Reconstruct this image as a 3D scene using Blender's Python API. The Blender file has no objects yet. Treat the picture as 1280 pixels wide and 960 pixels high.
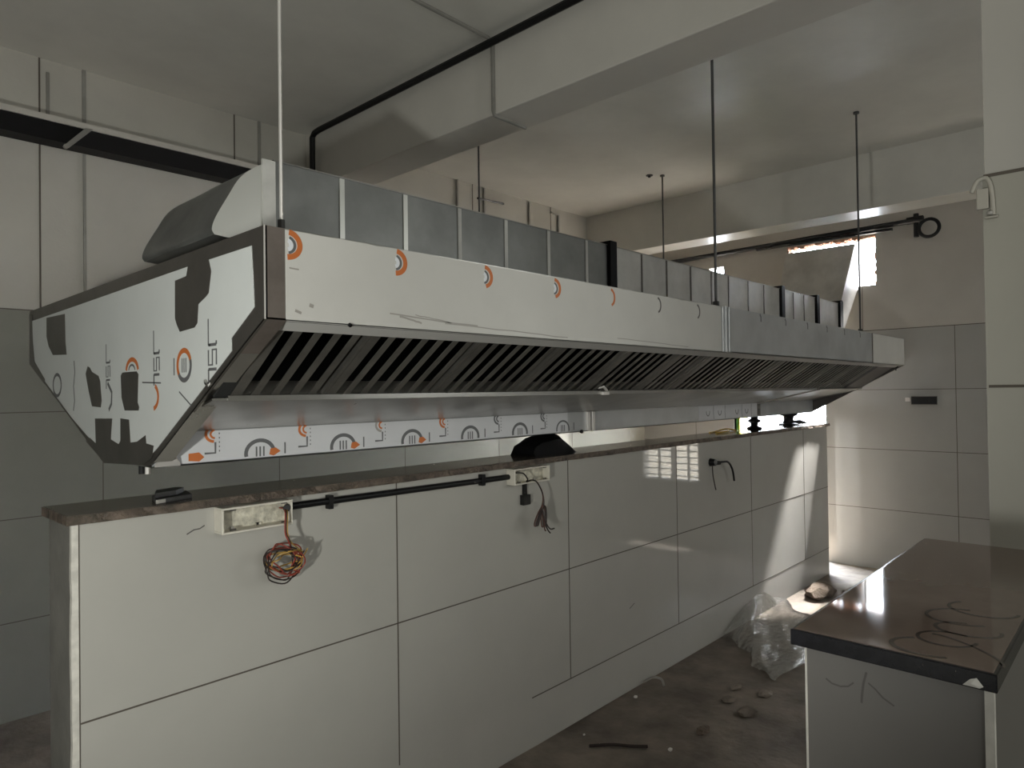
import bpy, bmesh, math, random
from mathutils import Vector, Matrix
random.seed(7)
S = bpy.context.scene
COL = S.collection
PI = math.pi

# ------------------------------------------------------------------ materials
MATS = {}
def mat(name, color, rough=.5, metal=0., spec=.5, noise=None, nscale=8., ncol=None, bump=0., bscale=60.,
        trans=0., aniso=0., rnoise=0., stretch=(1, 1, 1), emit=None, estr=0., coat=0., thr=(.35, .65)):
    m = bpy.data.materials.new(name); m.use_nodes = True
    nt = m.node_tree; N = nt.nodes; Lk = nt.links
    b = N['Principled BSDF']
    b.inputs['Base Color'].default_value = (*color, 1)
    b.inputs['Roughness'].default_value = rough
    b.inputs['Metallic'].default_value = metal
    b.inputs['Specular IOR Level'].default_value = spec
    b.inputs['Transmission Weight'].default_value = trans
    b.inputs['Coat Weight'].default_value = coat
    if emit:
        b.inputs['Emission Color'].default_value = (*emit, 1); b.inputs['Emission Strength'].default_value = estr
    tc = N.new('ShaderNodeTexCoord'); mp = N.new('ShaderNodeMapping')
    Lk.new(tc.outputs['Object'], mp.inputs['Vector']); mp.inputs['Scale'].default_value = stretch
    if noise is not None:
        n = N.new('ShaderNodeTexNoise'); n.inputs['Scale'].default_value = nscale
        n.inputs['Detail'].default_value = 7; n.inputs['Roughness'].default_value = .6
        Lk.new(mp.outputs['Vector'], n.inputs['Vector'])
        r = N.new('ShaderNodeValToRGB')
        r.color_ramp.elements[0].position = thr[0]; r.color_ramp.elements[1].position = thr[1]
        r.color_ramp.elements[0].color = (*color, 1)
        r.color_ramp.elements[1].color = (*(ncol or tuple(c * (1 - noise) for c in color)), 1)
        Lk.new(n.outputs['Fac'], r.inputs['Fac']); Lk.new(r.outputs['Color'], b.inputs['Base Color'])
        if rnoise:
            mr = N.new('ShaderNodeMapRange'); mr.inputs['To Min'].default_value = max(0, rough - rnoise)
            mr.inputs['To Max'].default_value = rough + rnoise
            Lk.new(n.outputs['Fac'], mr.inputs['Value']); Lk.new(mr.outputs['Result'], b.inputs['Roughness'])
    if bump:
        n2 = N.new('ShaderNodeTexNoise'); n2.inputs['Scale'].default_value = bscale; n2.inputs['Detail'].default_value = 6
        Lk.new(mp.outputs['Vector'], n2.inputs['Vector'])
        bp = N.new('ShaderNodeBump'); bp.inputs['Strength'].default_value = bump; bp.inputs['Distance'].default_value = .02
        Lk.new(n2.outputs['Fac'], bp.inputs['Height']); Lk.new(bp.outputs['Normal'], b.inputs['Normal'])
    MATS[name] = m
    return m

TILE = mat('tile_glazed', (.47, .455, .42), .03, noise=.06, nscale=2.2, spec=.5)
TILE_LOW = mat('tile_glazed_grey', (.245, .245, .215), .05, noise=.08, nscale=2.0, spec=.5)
TILE_DARK = mat('tile_grey_matt', (.17, .16, .15), .35, noise=.08, nscale=4)
TILE_PILLAR = mat('tile_beige', (.36, .345, .30), .45, spec=.25, noise=.06, nscale=3)
PAINT_PILLAR = mat('pillar_paint', (.42, .40, .365), .5, noise=.06, nscale=3)
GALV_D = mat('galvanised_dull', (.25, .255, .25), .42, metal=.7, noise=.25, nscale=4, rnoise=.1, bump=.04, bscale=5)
TILE_FAR = mat('tile_glazed_far', (.385, .38, .36), .05, noise=.06, nscale=2.0, spec=.5)
GROUT = mat('grout', (.10, .085, .07), .9)
PAINT = mat('wall_paint', (.50, .475, .435), .55, noise=.08, nscale=3.0, bump=.05)
PAINT_L = mat('left_wall_paint', (.49, .47, .425), .5, noise=.08, nscale=3.0, bump=.05)
BEAMP = mat('beam_paint', (.62, .595, .55), .55, noise=.06, nscale=3.0, bump=.05)
PAINT_DIM = mat('ceiling_paint', (.70, .685, .64), .42, noise=.10, nscale=2.6, bump=.06, bscale=12)
PLASTER = mat('plaster_grey', (.30, .29, .265), .8, noise=.25, nscale=6, bump=.1)
PLASTER_D = mat('plaster_dark', (.19, .183, .165), .8, noise=.25, nscale=6, bump=.1)
EDGE = mat('edge_bead', (.74, .71, .65), .5, noise=.25, nscale=22)
FLOOR = mat('floor_dirt', (.235, .195, .158), .75, noise=.5, nscale=3.4, bump=.9, bscale=9, ncol=(.12, .097, .078))
GRAN_DUST = mat('granite_dusty', (.20, .15, .125), .045, noise=.35, nscale=5, ncol=(.15, .112, .094), spec=.5)
GRAN_TOP = mat('granite_polished', (.20, .17, .14), .12, noise=.4, nscale=9, ncol=(.11, .09, .073), spec=.7)
GRAN_EDGE = mat('granite_edge', (.018, .018, .022), .22, noise=.5, nscale=40)
GRAN_ROUGH = mat('granite_rough', (.17, .128, .098), .55, noise=.5, nscale=22, bump=.7, bscale=70, ncol=(.045, .036, .028))
STEEL = mat('stainless_steel', (.44, .43, .41), .30, metal=1, noise=.18, nscale=4, rnoise=.08)
STEEL_BARE = mat('steel_dull', (.20, .185, .17), .42, metal=.85, noise=.25, nscale=5)
STEEL_SHADE = mat('steel_shaded', (.07, .062, .058), .5, metal=.5)  # steel darkened to carry the shade at the hood's far end
STEEL_TRIM = mat('steel_trim', (.36, .31, .285), .36, metal=.9, noise=.25, nscale=9)
STEEL_MOD = mat('steel_brushed', (.52, .53, .54), .34, metal=.5, noise=.22, nscale=3.2, rnoise=.1)
GALV = mat('galvanised_lit', (.60, .59, .565), .45, metal=.1, noise=.25, nscale=5, rnoise=.1, bump=.04, bscale=5)  # paler copy for the far duct, window light put into the colour
SEAM = mat('galvanised_seam', (.66, .66, .63), .35, metal=.7)
BAFFLE = mat('baffle_steel', (.27, .258, .235), .42, metal=.8, noise=.35, nscale=7)
DARKIN = mat('hood_inner_shade', (.010, .010, .010), .8)  # near-black stands in for shade inside the steel hood
LIP = mat('satin_steel', (.56, .55, .53), .5, metal=.2)
FILM = mat('film_white', (.66, .68, .67), .42, noise=.07, nscale=3, spec=.35)
FILM_G = mat('film_gutter', (.62, .62, .64), .38, noise=.08, nscale=4, spec=.4)
FILM_F = mat('film_front', (.60, .585, .555), .45, noise=.10, nscale=2.5, spec=.35)
INK_O = mat('ink_orange', (.52, .145, .035), .5)
INK_G = mat('ink_grey', (.12, .12, .125), .5)
INK_W = mat('ink_pale', (.72, .74, .78), .5)
BLACK = mat('black_plastic', (.006, .006, .0065), .45, spec=.3)
BLACKM = mat('black_matt', (.003, .003, .0035), .6, spec=.15)
WHITEP = mat('white_pvc', (.74, .70, .61), .45, noise=.12, nscale=18)
PVC = mat('pvc_dusty', (.40, .375, .325), .5, noise=.1, nscale=18)
BOXIN = mat('box_interior', (.70, .66, .55), .7, noise=.45, nscale=40, bump=.3)
W_BRN = mat('wire_brown', (.075, .03, .02), .45); W_RED = mat('wire_red', (.30, .05, .03), .45); W_BLK = mat('wire_black', (.03, .02, .018), .45); W_YEL = mat('wire_yellow', (.46, .28, .06), .45)
ROD = mat('zinc_rod', (.40, .38, .35), .4, metal=.8)
RODW = mat('zinc_rod_bright', (.72, .69, .66), .4, metal=.5)
RODD = mat('rod_dark', (.07, .07, .07), .5, metal=.4)
BRICK = mat('broken_brick', (.55, .24, .12), .9, noise=.4, nscale=30, bump=1., bscale=40, ncol=(.75, .55, .42))
SIGNW = mat('sign_white', (.82, .86, .90), .5); SIGNG = mat('sign_green', (.012, .07, .004), .5); SIGNY = mat('sign_yellow', (.20, .19, .012), .5)
SIGNR = mat('painted_maroon', (.012, .003, .005), .6); SIGNB = mat('sign_ink', (.004, .006, .010), .7)
def plastic_mat():
    m = bpy.data.materials.new('clear_polythene'); m.use_nodes = True; nt = m.node_tree; N = nt.nodes; Lk = nt.links
    N.remove(N['Principled BSDF']); out = N['Material Output']
    tr = N.new('ShaderNodeBsdfTransparent'); tr.inputs['Color'].default_value = (.93, .93, .92, 1)
    gl = N.new('ShaderNodeBsdfGlossy'); gl.inputs['Roughness'].default_value = .16
    df = N.new('ShaderNodeBsdfTranslucent'); df.inputs['Color'].default_value = (.8, .79, .77, 1)
    d2 = N.new('ShaderNodeBsdfDiffuse'); d2.inputs['Color'].default_value = (.85, .84, .82, 1)
    lw = N.new('ShaderNodeLayerWeight'); lw.inputs['Blend'].default_value = .42
    tc = N.new('ShaderNodeTexCoord'); nz = N.new('ShaderNodeTexNoise'); nz.inputs['Scale'].default_value = 24; nz.inputs['Detail'].default_value = 5
    bp = N.new('ShaderNodeBump'); bp.inputs['Strength'].default_value = .5; bp.inputs['Distance'].default_value = .02
    Lk.new(tc.outputs['Object'], nz.inputs['Vector']); Lk.new(nz.outputs['Fac'], bp.inputs['Height'])
    for q in (gl, lw): Lk.new(bp.outputs['Normal'], q.inputs['Normal'])
    a1 = N.new('ShaderNodeMixShader'); a2 = N.new('ShaderNodeMixShader'); a3 = N.new('ShaderNodeMixShader')
    a1.inputs[0].default_value = .5; Lk.new(df.outputs[0], a1.inputs[1]); Lk.new(d2.outputs[0], a1.inputs[2])
    a2.inputs[0].default_value = .16; Lk.new(tr.outputs[0], a2.inputs[1]); Lk.new(a1.outputs[0], a2.inputs[2])
    Lk.new(lw.outputs['Facing'], a3.inputs[0]); Lk.new(a2.outputs[0], a3.inputs[1]); Lk.new(gl.outputs[0], a3.inputs[2]); Lk.new(a3.outputs[0], out.inputs['Surface'])
    return m
CLEAR = plastic_mat()
OUTG = mat('outside_ground', (.55, .50, .43), .9, noise=.2, nscale=3)
REFLECTOR = mat('reflector_pale', (.75, .73, .68), .9, noise=.15, nscale=2)
STONE = mat('rubble', (.16, .12, .09), .9, noise=.4, nscale=20, bump=.6)
CHIP = mat('white_chip', (.72, .70, .66), .7)
YEL = mat('yellow_cord', (.52, .34, .04), .5)
SMUDGE = mat('smudge', (.33, .31, .285), .35)
SCRIBE = mat('pencil', (.10, .09, .085), .6)
SLATE = mat('slate_offcut', (.045, .045, .047), .5, noise=.3, nscale=20)
SLATE_E = mat('slate_edge', (.34, .33, .31), .7)

# ------------------------------------------------------------------ helpers
class MB:
    def __init__(s): s.v = []; s.f = []; s.m = []; s.mats = []
    def mi(s, m):
        if m not in s.mats: s.mats.append(m)
        return s.mats.index(m)
    def face(s, pts, m):
        b = len(s.v); s.v += [tuple(p) for p in pts]; s.f.append(tuple(range(b, b + len(pts)))); s.m.append(s.mi(m)); return s
    def add(s, verts, faces, m):
        b = len(s.v); s.v += [tuple(p) for p in verts]; k = s.mi(m)
        for f in faces: s.f.append(tuple(b + i for i in f)); s.m.append(k)
        return s
    def box(s, x0, x1, y0, y1, z0, z1, m):
        V = [(x, y, z) for x in (x0, x1) for y in (y0, y1) for z in (z0, z1)]
        return s.add(V, [(0, 1, 3, 2), (4, 6, 7, 5), (0, 4, 5, 1), (2, 3, 7, 6), (0, 2, 6, 4), (1, 5, 7, 3)], m)
    def hexa(s, A, B, m):          # two quads A, B (4 pts each, same winding)
        return s.add(list(A) + list(B), [(3, 2, 1, 0), (4, 5, 6, 7), (0, 1, 5, 4), (1, 2, 6, 5), (2, 3, 7, 6), (3, 0, 4, 7)], m)
    def prism(s, pts, off, m):     # polygon pts (3-D) swept by vector off
        n = len(pts); o = Vector(off)
        V = [Vector(p) for p in pts]; V2 = [p + o for p in V]
        F = [tuple(range(n - 1, -1, -1)), tuple(range(n, 2 * n))] + [(i, (i + 1) % n, n + (i + 1) % n, n + i) for i in range(n)]
        return s.add(V + V2, F, m)
    def tube(s, pts, r, m, seg=8, closed=False):
        P = [Vector(p) for p in pts]; n = len(P); rings = []
        up = None
        for i in range(n):
            a = P[i - 1] if (i > 0 or closed) else P[i]; c = P[(i + 1) % n] if (i < n - 1 or closed) else P[i]
            t = (c - a)
            if t.length < 1e-9: t = Vector((0, 0, 1))
            t.normalize()
            if up is None:
                up = Vector((0, 0, 1)) if abs(t.z) < .9 else Vector((1, 0, 0))
            u = (up - t * up.dot(t))
            if u.length < 1e-6: u = t.orthogonal()
            u.normalize(); w = t.cross(u); up = u
            rr = r[i] if isinstance(r, (list, tuple)) else r
            rings.append([P[i] + (u * math.cos(2 * PI * k / seg) + w * math.sin(2 * PI * k / seg)) * rr for k in range(seg)])
        V = [p for R_ in rings for p in R_]; F = []
        for i in range(n if closed else n - 1):
            j = (i + 1) % n
            for k in range(seg):
                F.append((i * seg + k, i * seg + (k + 1) % seg, j * seg + (k + 1) % seg, j * seg + k))
        if not closed:
            F.append(tuple(range(seg - 1, -1, -1))); F.append(tuple((n - 1) * seg + k for k in range(seg)))
        return s.add(V, F, m)
    def build(s, name, parent=None, bevel=0., smooth=False):
        me = bpy.data.meshes.new(name); me.from_pydata(s.v, [], s.f)
        for m in s.mats: me.materials.append(m)
        me.polygons.foreach_set('material_index', s.m)
        bm = bmesh.new(); bm.from_mesh(me); bmesh.ops.recalc_face_normals(bm, faces=bm.faces); bm.to_mesh(me); bm.free()
        if smooth:
            me.polygons.foreach_set('use_smooth', [True] * len(me.polygons))
            try: me.set_sharp_from_angle(angle=math.radians(40))
            except Exception: pass
        o = bpy.data.objects.new(name, me); COL.objects.link(o)
        if parent is not None:
            o.parent = parent; o.matrix_parent_inverse = Matrix.Translation(-parent.location)
        if bevel:
            b = o.modifiers.new('bevel', 'BEVEL'); b.width = bevel; b.segments = 2; b.limit_method = 'ANGLE'
        return o

def tag(o, label=None, cat=None, group=None, kind=None):
    if label: o['label'] = label
    if cat: o['category'] = cat
    if group: o['group'] = group
    if kind: o['kind'] = kind
    return o
def thing(name, loc, label, cat, group=None):
    o = bpy.data.objects.new(name, None); COL.objects.link(o); o.location = loc; o.empty_display_size = .05
    return tag(o, label, cat, group)
def struct(o): o['kind'] = 'structure'; return o

def smooth_path(pts, n=8, closed=False):
    P = [Vector(p) for p in pts]; m = len(P); out = []
    rng = m if closed else m - 1
    for i in range(rng):
        g = (lambda k: P[k % m]) if closed else (lambda k: P[min(max(k, 0), m - 1)])
        a, b, c, d = g(i - 1), g(i), g(i + 1), g(i + 2)
        for k in range(n):
            t = k / n
            out.append(.5 * ((2 * b) + (c - a) * t + (2 * a - 5 * b + 4 * c - d) * t * t + (3 * b - a - 3 * c + d) * t ** 3))
    if not closed: out.append(P[-1])
    return out

# flat print on a face: u,v -> world
class Print:
    def __init__(s, origin, U, V, N, t=.0006):
        s.o = Vector(origin); s.U = Vector(U); s.V = Vector(V); s.N = Vector(N); s.t = t; s.mb = MB()
    def p(s, u, v, h=0): return s.o + s.U * u + s.V * v + s.N * h
    def stroke(s, pts, w, m, lift=0.):
        P = [Vector((a, b)) for a, b in pts]; L = []; R = []
        for i, q in enumerate(P):
            t = (P[min(i + 1, len(P) - 1)] - P[max(i - 1, 0)]); t.normalize(); nrm = Vector((-t.y, t.x)) * w / 2
            L.append(q + nrm); R.append(q - nrm)
        for i in range(len(P) - 1):
            A = [s.p(*L[i], lift), s.p(*R[i], lift), s.p(*R[i + 1], lift), s.p(*L[i + 1], lift)]
            s.mb.hexa(A, [q + s.N * s.t for q in A], m)
    def poly(s, pts, m, lift=0.):
        s.mb.prism([s.p(a, b, lift) for a, b in pts], s.N * s.t, m)
    def arc(s, cu, cv, ru, rv, a0, a1, w, m, n=18, lift=0.):
        s.stroke([(cu + ru * math.cos(math.radians(a0 + (a1 - a0) * i / n)), cv + rv * math.sin(math.radians(a0 + (a1 - a0) * i / n))) for i in range(n + 1)], w, m, lift)

# ------------------------------------------------------------------ key dimensions (metres, camera at the origin of the plan)
FLOORZ, CEIL = 0., 3.57
YL = 4.42            # left wall face
XF = 7.0             # far wall face
BX0, BX1, BZ = 2.573, 2.84, 3.171       # beam across the room
B2X0, B2X1, B2Z = 5.92, 6.22, 3.122      # beam near the far wall
PX = 1.80            # pillar wall face
ZT = 2.18            # top of the dark tile

# ------------------------------------------------------------------ room shell
def grid_wall(axis, pos, thick, a0, a1, z0, z1, holes, m, reveal=None):
    """wall of boxes around holes; axis 'X' -> plane x=pos spanning y, thickness goes to +"""
    mb = MB()
    As = sorted({a0, a1, *[h[0] for h in holes], *[h[1] for h in holes]}); Zs = sorted({z0, z1, *[h[2] for h in holes], *[h[3] for h in holes]})
    for i in range(len(As) - 1):
        for j in range(len(Zs) - 1):
            ca, cz = (As[i] + As[i + 1]) / 2, (Zs[j] + Zs[j + 1]) / 2
            if any(h[0] < ca < h[1] and h[2] < cz < h[3] for h in holes): continue
            if axis == 'X': mb.box(pos, pos + thick, As[i], As[i + 1], Zs[j], Zs[j + 1], m)
            else: mb.box(As[i], As[i + 1], pos, pos + thick, Zs[j], Zs[j + 1], m)
    return mb

def joints_x(mb, xface, ys, zs, yr, zr, w=.005, d=.0012, m=GROUT):     # on a wall facing -X at x=xface
    for y, za, zb in ys: mb.box(xface - d, xface + .002, y - w / 2, y + w / 2, za, zb, m)
    for z, ya, yb in zs: mb.box(xface - d, xface + .002, ya, yb, z - w / 2, z + w / 2, m)
def joints_y(mb, yface, xs, zs, w=.005, d=.0012, m=GROUT):            # on a wall facing -Y at y=yface
    for x, za, zb in xs: mb.box(x - w / 2, x + w / 2, yface - d, yface + .002, za, zb, m)
    for z, xa, xb in zs: mb.box(xa, xb, yface - d, yface + .002, z - w / 2, z + w / 2, m)

# floor: gently uneven dirt
def floor_mesh():
    mb = MB(); nx, ny = 150, 90; x0, x1, y0, y1 = -3.2, 7.25, -3.2, 4.6
    rnd = random.Random(3); ph = [(rnd.uniform(2, 9), rnd.uniform(2, 9), rnd.uniform(0, 6)) for _ in range(9)]
    V = []
    for i in range(nx + 1):
        for j in range(ny + 1):
            x = x0 + (x1 - x0) * i / nx; y = y0 + (y1 - y0) * j / ny
            z = sum(math.sin(a * x + c) * math.sin(b * y + c * 1.7) for a, b, c in ph) * .0016 - .004
            V.append((x, y, z))
    F = [(i * (ny + 1) + j, (i + 1) * (ny + 1) + j, (i + 1) * (ny + 1) + j + 1, i * (ny + 1) + j + 1) for i in range(nx) for j in range(ny)]
    mb.add(V, F, FLOOR); mb.box(x0, x1, y0, y1, -.25, -.03, FLOOR)
    return mb.build('floor', smooth=True)
struct(floor_mesh())
mb = MB(); mb.box(-3.2, 7.25, -3.2, 4.67, CEIL, CEIL + .25, PAINT_DIM); struct(mb.build('ceiling'))

# left wall (faces -Y)
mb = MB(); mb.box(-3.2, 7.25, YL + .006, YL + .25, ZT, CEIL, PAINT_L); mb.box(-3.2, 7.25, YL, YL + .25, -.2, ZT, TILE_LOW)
for k in range(-4, 6):
    x = .954 + 1.09 * k; mb.box(x - .004, x + .004, YL + .003, YL + .01, ZT, CEIL, GROUT)
    x2 = 1.252 + 1.089 * k
    if x2 < 7: joints_y(mb, YL, [(x2, 0, ZT)], [])
joints_y(mb, YL, [], [(1.625, -3, 7), (1.06, -3, 7), (.515, -3, 7)]); mb.box(-3, 7, YL - .0012, YL + .01, ZT - .006, ZT, GROUT)
struct(mb.build('wall_left'))

# far wall (faces -X) with the duct opening, a second slit, the doorway behind the half wall and a grille window
HOLES = [(1.875, 2.70, 2.66, 3.135), (3.39, 3.56, 2.70, 3.035), (2.352, 3.305, -.2, 2.21), (-.07, .645, .66, 1.10)]
mb = grid_wall('X', XF, .13, -3.2, 4.67, -.2, CEIL, HOLES, PAINT)
TZ = 2.235
tb = grid_wall('X', XF - .001, .006, .0, 4.42, -.1, TZ, [(2.352, 3.305, -.2, 2.21), (-.07, .645, .66, 1.10)], TILE_FAR)
mb.add(tb.v, tb.f, TILE_FAR)
joints_x(mb, XF - .001, [(1.258, 0, TZ), (2.0, TZ, 2.66), (3.75, 0, TZ)], [(1.675, .66, 2.35), (1.118, .66, 2.35), (.56, .66, 2.35), (1.675, 3.31, 4.42), (1.118, 3.31, 4.42)], None, None)
mb.box(XF - .0022, XF + .004, 0, 2.35, TZ - .006, TZ + .001, GROUT)
# broken brick edges of the duct opening
rb = random.Random(5)
for k in range(24):
    y = 1.875 + k * .0345
    mb.box(XF + .005, XF + .125, y, y + .0345, 3.135 - rb.uniform(.002, .03), 3.14, BRICK)
for k in range(14):
    z = 2.66 + k * .034
    mb.box(XF + .005, XF + .125, 1.87, 1.875 + rb.uniform(.0, .016), z, z + .034, BRICK)
    mb.box(XF + .005, XF + .125, 2.70 - rb.uniform(.0, .02), 2.705, z, z + .034, BRICK)
struct(mb.build('wall_far'))

# pillar wall (faces -X) at the right edge, tiled up to ZT
mb = MB(); mb.box(PX + .004, PX + .25, -3.2, .262, 0, CEIL, PAINT_PILLAR)
mb.box(PX, PX + .25, -3.2, .266, 0, 2.16, TILE_PILLAR)
joints_x(mb, PX, [], [(1.698, -3, .262)], None, None, w=.006)
mb.box(PX - .001, PX + .01, -3, .264, 2.155, 2.162, GROUT)
struct(mb.build('wall_right'))
mb = MB(); mb.box(-3.2, 7.25, -3.45, -3.2, -.2, CEIL, PAINT); struct(mb.build('wall_side'))
mb = MB(); mb.box(-3.45, -3.2, -3.2, 4.67, -.2, CEIL, PAINT); struct(mb.build('wall_rear'))

# beams
mb = MB(); mb.box(BX0, BX1, -3.2, YL + .02, BZ, CEIL + .02, BEAMP); struct(mb.build('ceiling_beam', bevel=.006))
mb = MB(); mb.box(B2X0, B2X1, -3.2, YL + .02, B2Z, CEIL + .02, PAINT_DIM); struct(mb.build('ceiling_beam', bevel=.006))

# grille of the low window (seen mirrored in the tiles)
mb = MB()
for k in range(6): mb.box(XF + .05, XF + .066, -.07, .645, .70 + k * .072, .713 + k * .072, BLACK)
for y in (.12, .29, .33, .50): mb.box(XF + .045, XF + .07, y - .011, y + .011, .66, 1.10, BLACK)
mb.box(XF + .04, XF + .08, -.07, .645, .655, .672, BLACK)
w = mb.build('window_1'); struct(w)
# door frame of the doorway behind the half wall
mb = MB(); mb.box(XF + .02, XF + .10, 3.262, 3.305, 0, 2.21, SIGNG); mb.box(XF + .02, XF + .10, 3.245, 3.262, 0, 2.21, SIGNY); mb.box(XF + .02, XF + .10, 3.285, 3.305, 0, 2.21, SIGNW)
struct(mb.build('door_1'))

# ------------------------------------------------------------------ half wall under the hood and its granite ledge
HY, HYB, HX0, HX1, HZ = 2.19, 2.42, .541, 6.535, 1.348
t = thing('half_wall', (3.5, 2.35, 0), 'long tiled half wall with large pale tiles standing under the exhaust hood', 'half wall')
mb = MB(); mb.box(HX0 + .016, HX1, HY, HYB, 0, HZ, TILE)
joints_y(mb, HY, [(x, (.236 if x > 1 else 0), HZ) for x in (1.654, 2.738, 3.825, 4.91, 5.956)], [(.793, HX0 + .02, HX1), (.236, HX0 + 1.9, HX1)])
mb.build('tiled_face', t)
mb = MB(); mb.box(HX0, HX0 + .016, HY + .016, HYB - .001, 0, HZ - .001, PLASTER_D); mb.build('end_cap', t)['label'] = 'grey plaster end of the half wall'
mb = MB()
pp = [(HX0 + .0 + rb.uniform(-.0012, .0012), z / 20 * HZ) for z in range(21)]
for (xa, za), (xb, zb) in zip(pp[:-1], pp[1:]):
    mb.hexa([(xa - .001, HY - .002, za), (HX0 + .016, HY - .002, za), (HX0 + .016, HY + .016, za), (xa - .001, HY + .016, za)],
            [(xb - .001, HY - .002, zb), (HX0 + .016, HY - .002, zb), (HX0 + .016, HY + .016, zb), (xb - .001, HY + .016, zb)], EDGE)
mb.box(HX0 + .016, HX0 + .019, HY - .0015, HY, .0, HZ, GROUT)
mb.build('edge_strip', t)['label'] = 'white strip down the near corner'
# dust smudges and pencil line on the tile
pr = Print((0, HY, 0), (1, 0, 0), (0, 0, 1), (0, -1, 0), .0005)
pr.stroke([(.85, 1.272), (.872, 1.283), (.89, 1.284), (.905, 1.292)], .004, SCRIBE)
pr.stroke([(3.28, .46), (3.33, .48)], .004, SCRIBE)
pr.mb.build('pencil_mark', t)

def rough_slab(x0, x1, y0, y1, z0, z1, top, edge, n, amp, rnd):
    mb = MB(); xs = [x0 + (x1 - x0) * i / n for i in range(n + 1)]
    f = [(y0 + rnd.uniform(-amp, amp), z0 + rnd.uniform(0, amp * .5), y0 + rnd.uniform(-amp, amp) + amp) for _ in xs]
    for i in range(n):
        a, b = f[i], f[i + 1]
        mb.hexa([(xs[i], a[0], a[1]), (xs[i], y1, z0), (xs[i], y1, z1), (xs[i], a[2], z1)], [(xs[i + 1], b[0], b[1]), (xs[i + 1], y1, z0), (xs[i + 1], y1, z1), (xs[i + 1], b[2], z1)], edge)
    mb.box(x0 + .004, x1 - .004, y0 + .012, y1 - .002, z1 - .004, z1 + .0008, top)
    return mb
mb = rough_slab(.525, 6.56, 2.168, 2.438, HZ, 1.374, GRAN_TOP, GRAN_ROUGH, 160, .003, random.Random(11))
tag(mb.build('granite_ledge'), 'long narrow brown granite ledge with rough edge capping the half wall under the hood', 'ledge')

# counter in the lower right corner
CZ = 1.35
t = thing('half_wall', (1.4, .26, 0), 'short grey tiled half wall topped by the dusty dark slab with wiped swirls', 'half wall')
mb = MB(); mb.box(1.022, PX, .158, .378, 0, CZ - .024, TILE_DARK); mb.build('tiled_face', t)
mb = MB(); mb.box(1.02, 1.03, .150, .160, 0, CZ - .024, EDGE); mb.box(1.021, 1.0225, .376, .379, 0, CZ - .024, EDGE); mb.build('edge_strip', t)['label'] = 'pale strip down the right corner'
pr = Print((1.022, 0, 0), (0, -1, 0), (0, 0, 1), (-1, 0, 0), .0005)
def px_c(x, y):   # face x = 1.022 marks
    return (x, y)
pr.stroke([(-.350, 1.283), (-.342, 1.278), (-.330, 1.277), (-.320, 1.28), (-.313, 1.287)], .0022, SCRIBE)
pr.stroke([(-.296, 1.306), (-.300, 1.290), (-.302, 1.275), (-.303, 1.262)], .0028, SCRIBE)
pr.stroke([(-.294, 1.292), (-.285, 1.286), (-.276, 1.277), (-.262, 1.270)], .0020, SCRIBE)
pr.mb.build('pencil_mark', t)
mb = MB(); mb.box(1.004, PX, .144, .393, CZ - .024, CZ - .001, GRAN_EDGE); mb.box(1.008, PX, .148, .389, CZ - .003, CZ, GRAN_DUST)
t2 = mb.build('counter_slab', bevel=.0025); tag(t2, 'dusty dark brown polished granite slab with wiped swirls and a chipped front edge', 'counter top')
pr = Print((0, 0, CZ), (1, 0, 0), (0, 1, 0), (0, 0, 1), .0004)
def swirl(cx, cy, ru, rv, a0, a1, rot, w):
    c, s_ = math.cos(rot), math.sin(rot); pts = []
    for i in range(31):
        a = math.radians(a0 + (a1 - a0) * i / 30); u, v = ru * math.cos(a), rv * math.sin(a)
        pts.append((cx + u * c - v * s_, cy + u * s_ + v * c))
    pr.stroke(pts, w, SW)
SW = mat('wiped_granite', (.07, .052, .045), .045)
swirl(1.05, .225, .035, .045, 20, 200, .3, .006); swirl(1.10, .215, .03, .035, -60, 250, .5, .005); swirl(1.16, .20, .03, .04, 0, 280, .2, .005)
swirl(1.22, .215, .04, .05, -30, 190, .6, .005); swirl(1.28, .20, .04, .045, 40, 260, .2, .005); swirl(1.07, .19, .06, .02, 180, 350, .9, .004)
pr.mb.build('wiped_swirls', t2)
mb = MB(); mb.add([(1.0035, .180, 1.328), (1.0035, .172, 1.337), (1.0035, .165, 1.340), (1.0035, .158, 1.331), (1.0035, .162, 1.328), (1.0015, .171, 1.332)],
       [(0, 1, 5), (1, 2, 5), (2, 3, 5), (3, 4, 5), (4, 0, 5)], CHIP)
mb.build('chipped_spot', t2)['label'] = 'white chipped spot on the front edge'

# ------------------------------------------------------------------ exhaust hood
X0, X1, YF, YB = .696, 5.79, 1.37, 3.405
ZTOP, ZLIP = 2.062, 1.862
GY0, GY1, GZ0, GZ1 = 2.045, 2.45, 1.512, 1.598        # central gutter
PROF = [(YF, ZTOP), (YF, ZLIP), (GY0 - .03, 1.52), (GY0, GZ0 - .004), (GY1, 1.49), (3.158, 1.752), (YB, 1.842), (YB, ZTOP)]
hood = thing('exhaust_hood', (3.2, 2.39, 1.49), 'long stainless steel kitchen exhaust hood in white protective film hanging over the half wall', 'exhaust hood')
def part(mb, name, par=hood, label=None, **k):
    o = mb.build(name, par, **k)
    if label: o['label'] = label
    return o
# end panels
mb = MB(); mb.prism([(X0, y, z) for y, z in PROF], (.006, 0, 0), STEEL_BARE); endp = part(mb, 'end_panel', label='near end panel of dull bare steel')
mb = MB(); mb.prism([(X1 - .006, y, z) for y, z in PROF], (.006, 0, 0), STEEL_SHADE); part(mb, 'end_panel', label='far end panel, painted dark for shade')
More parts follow.
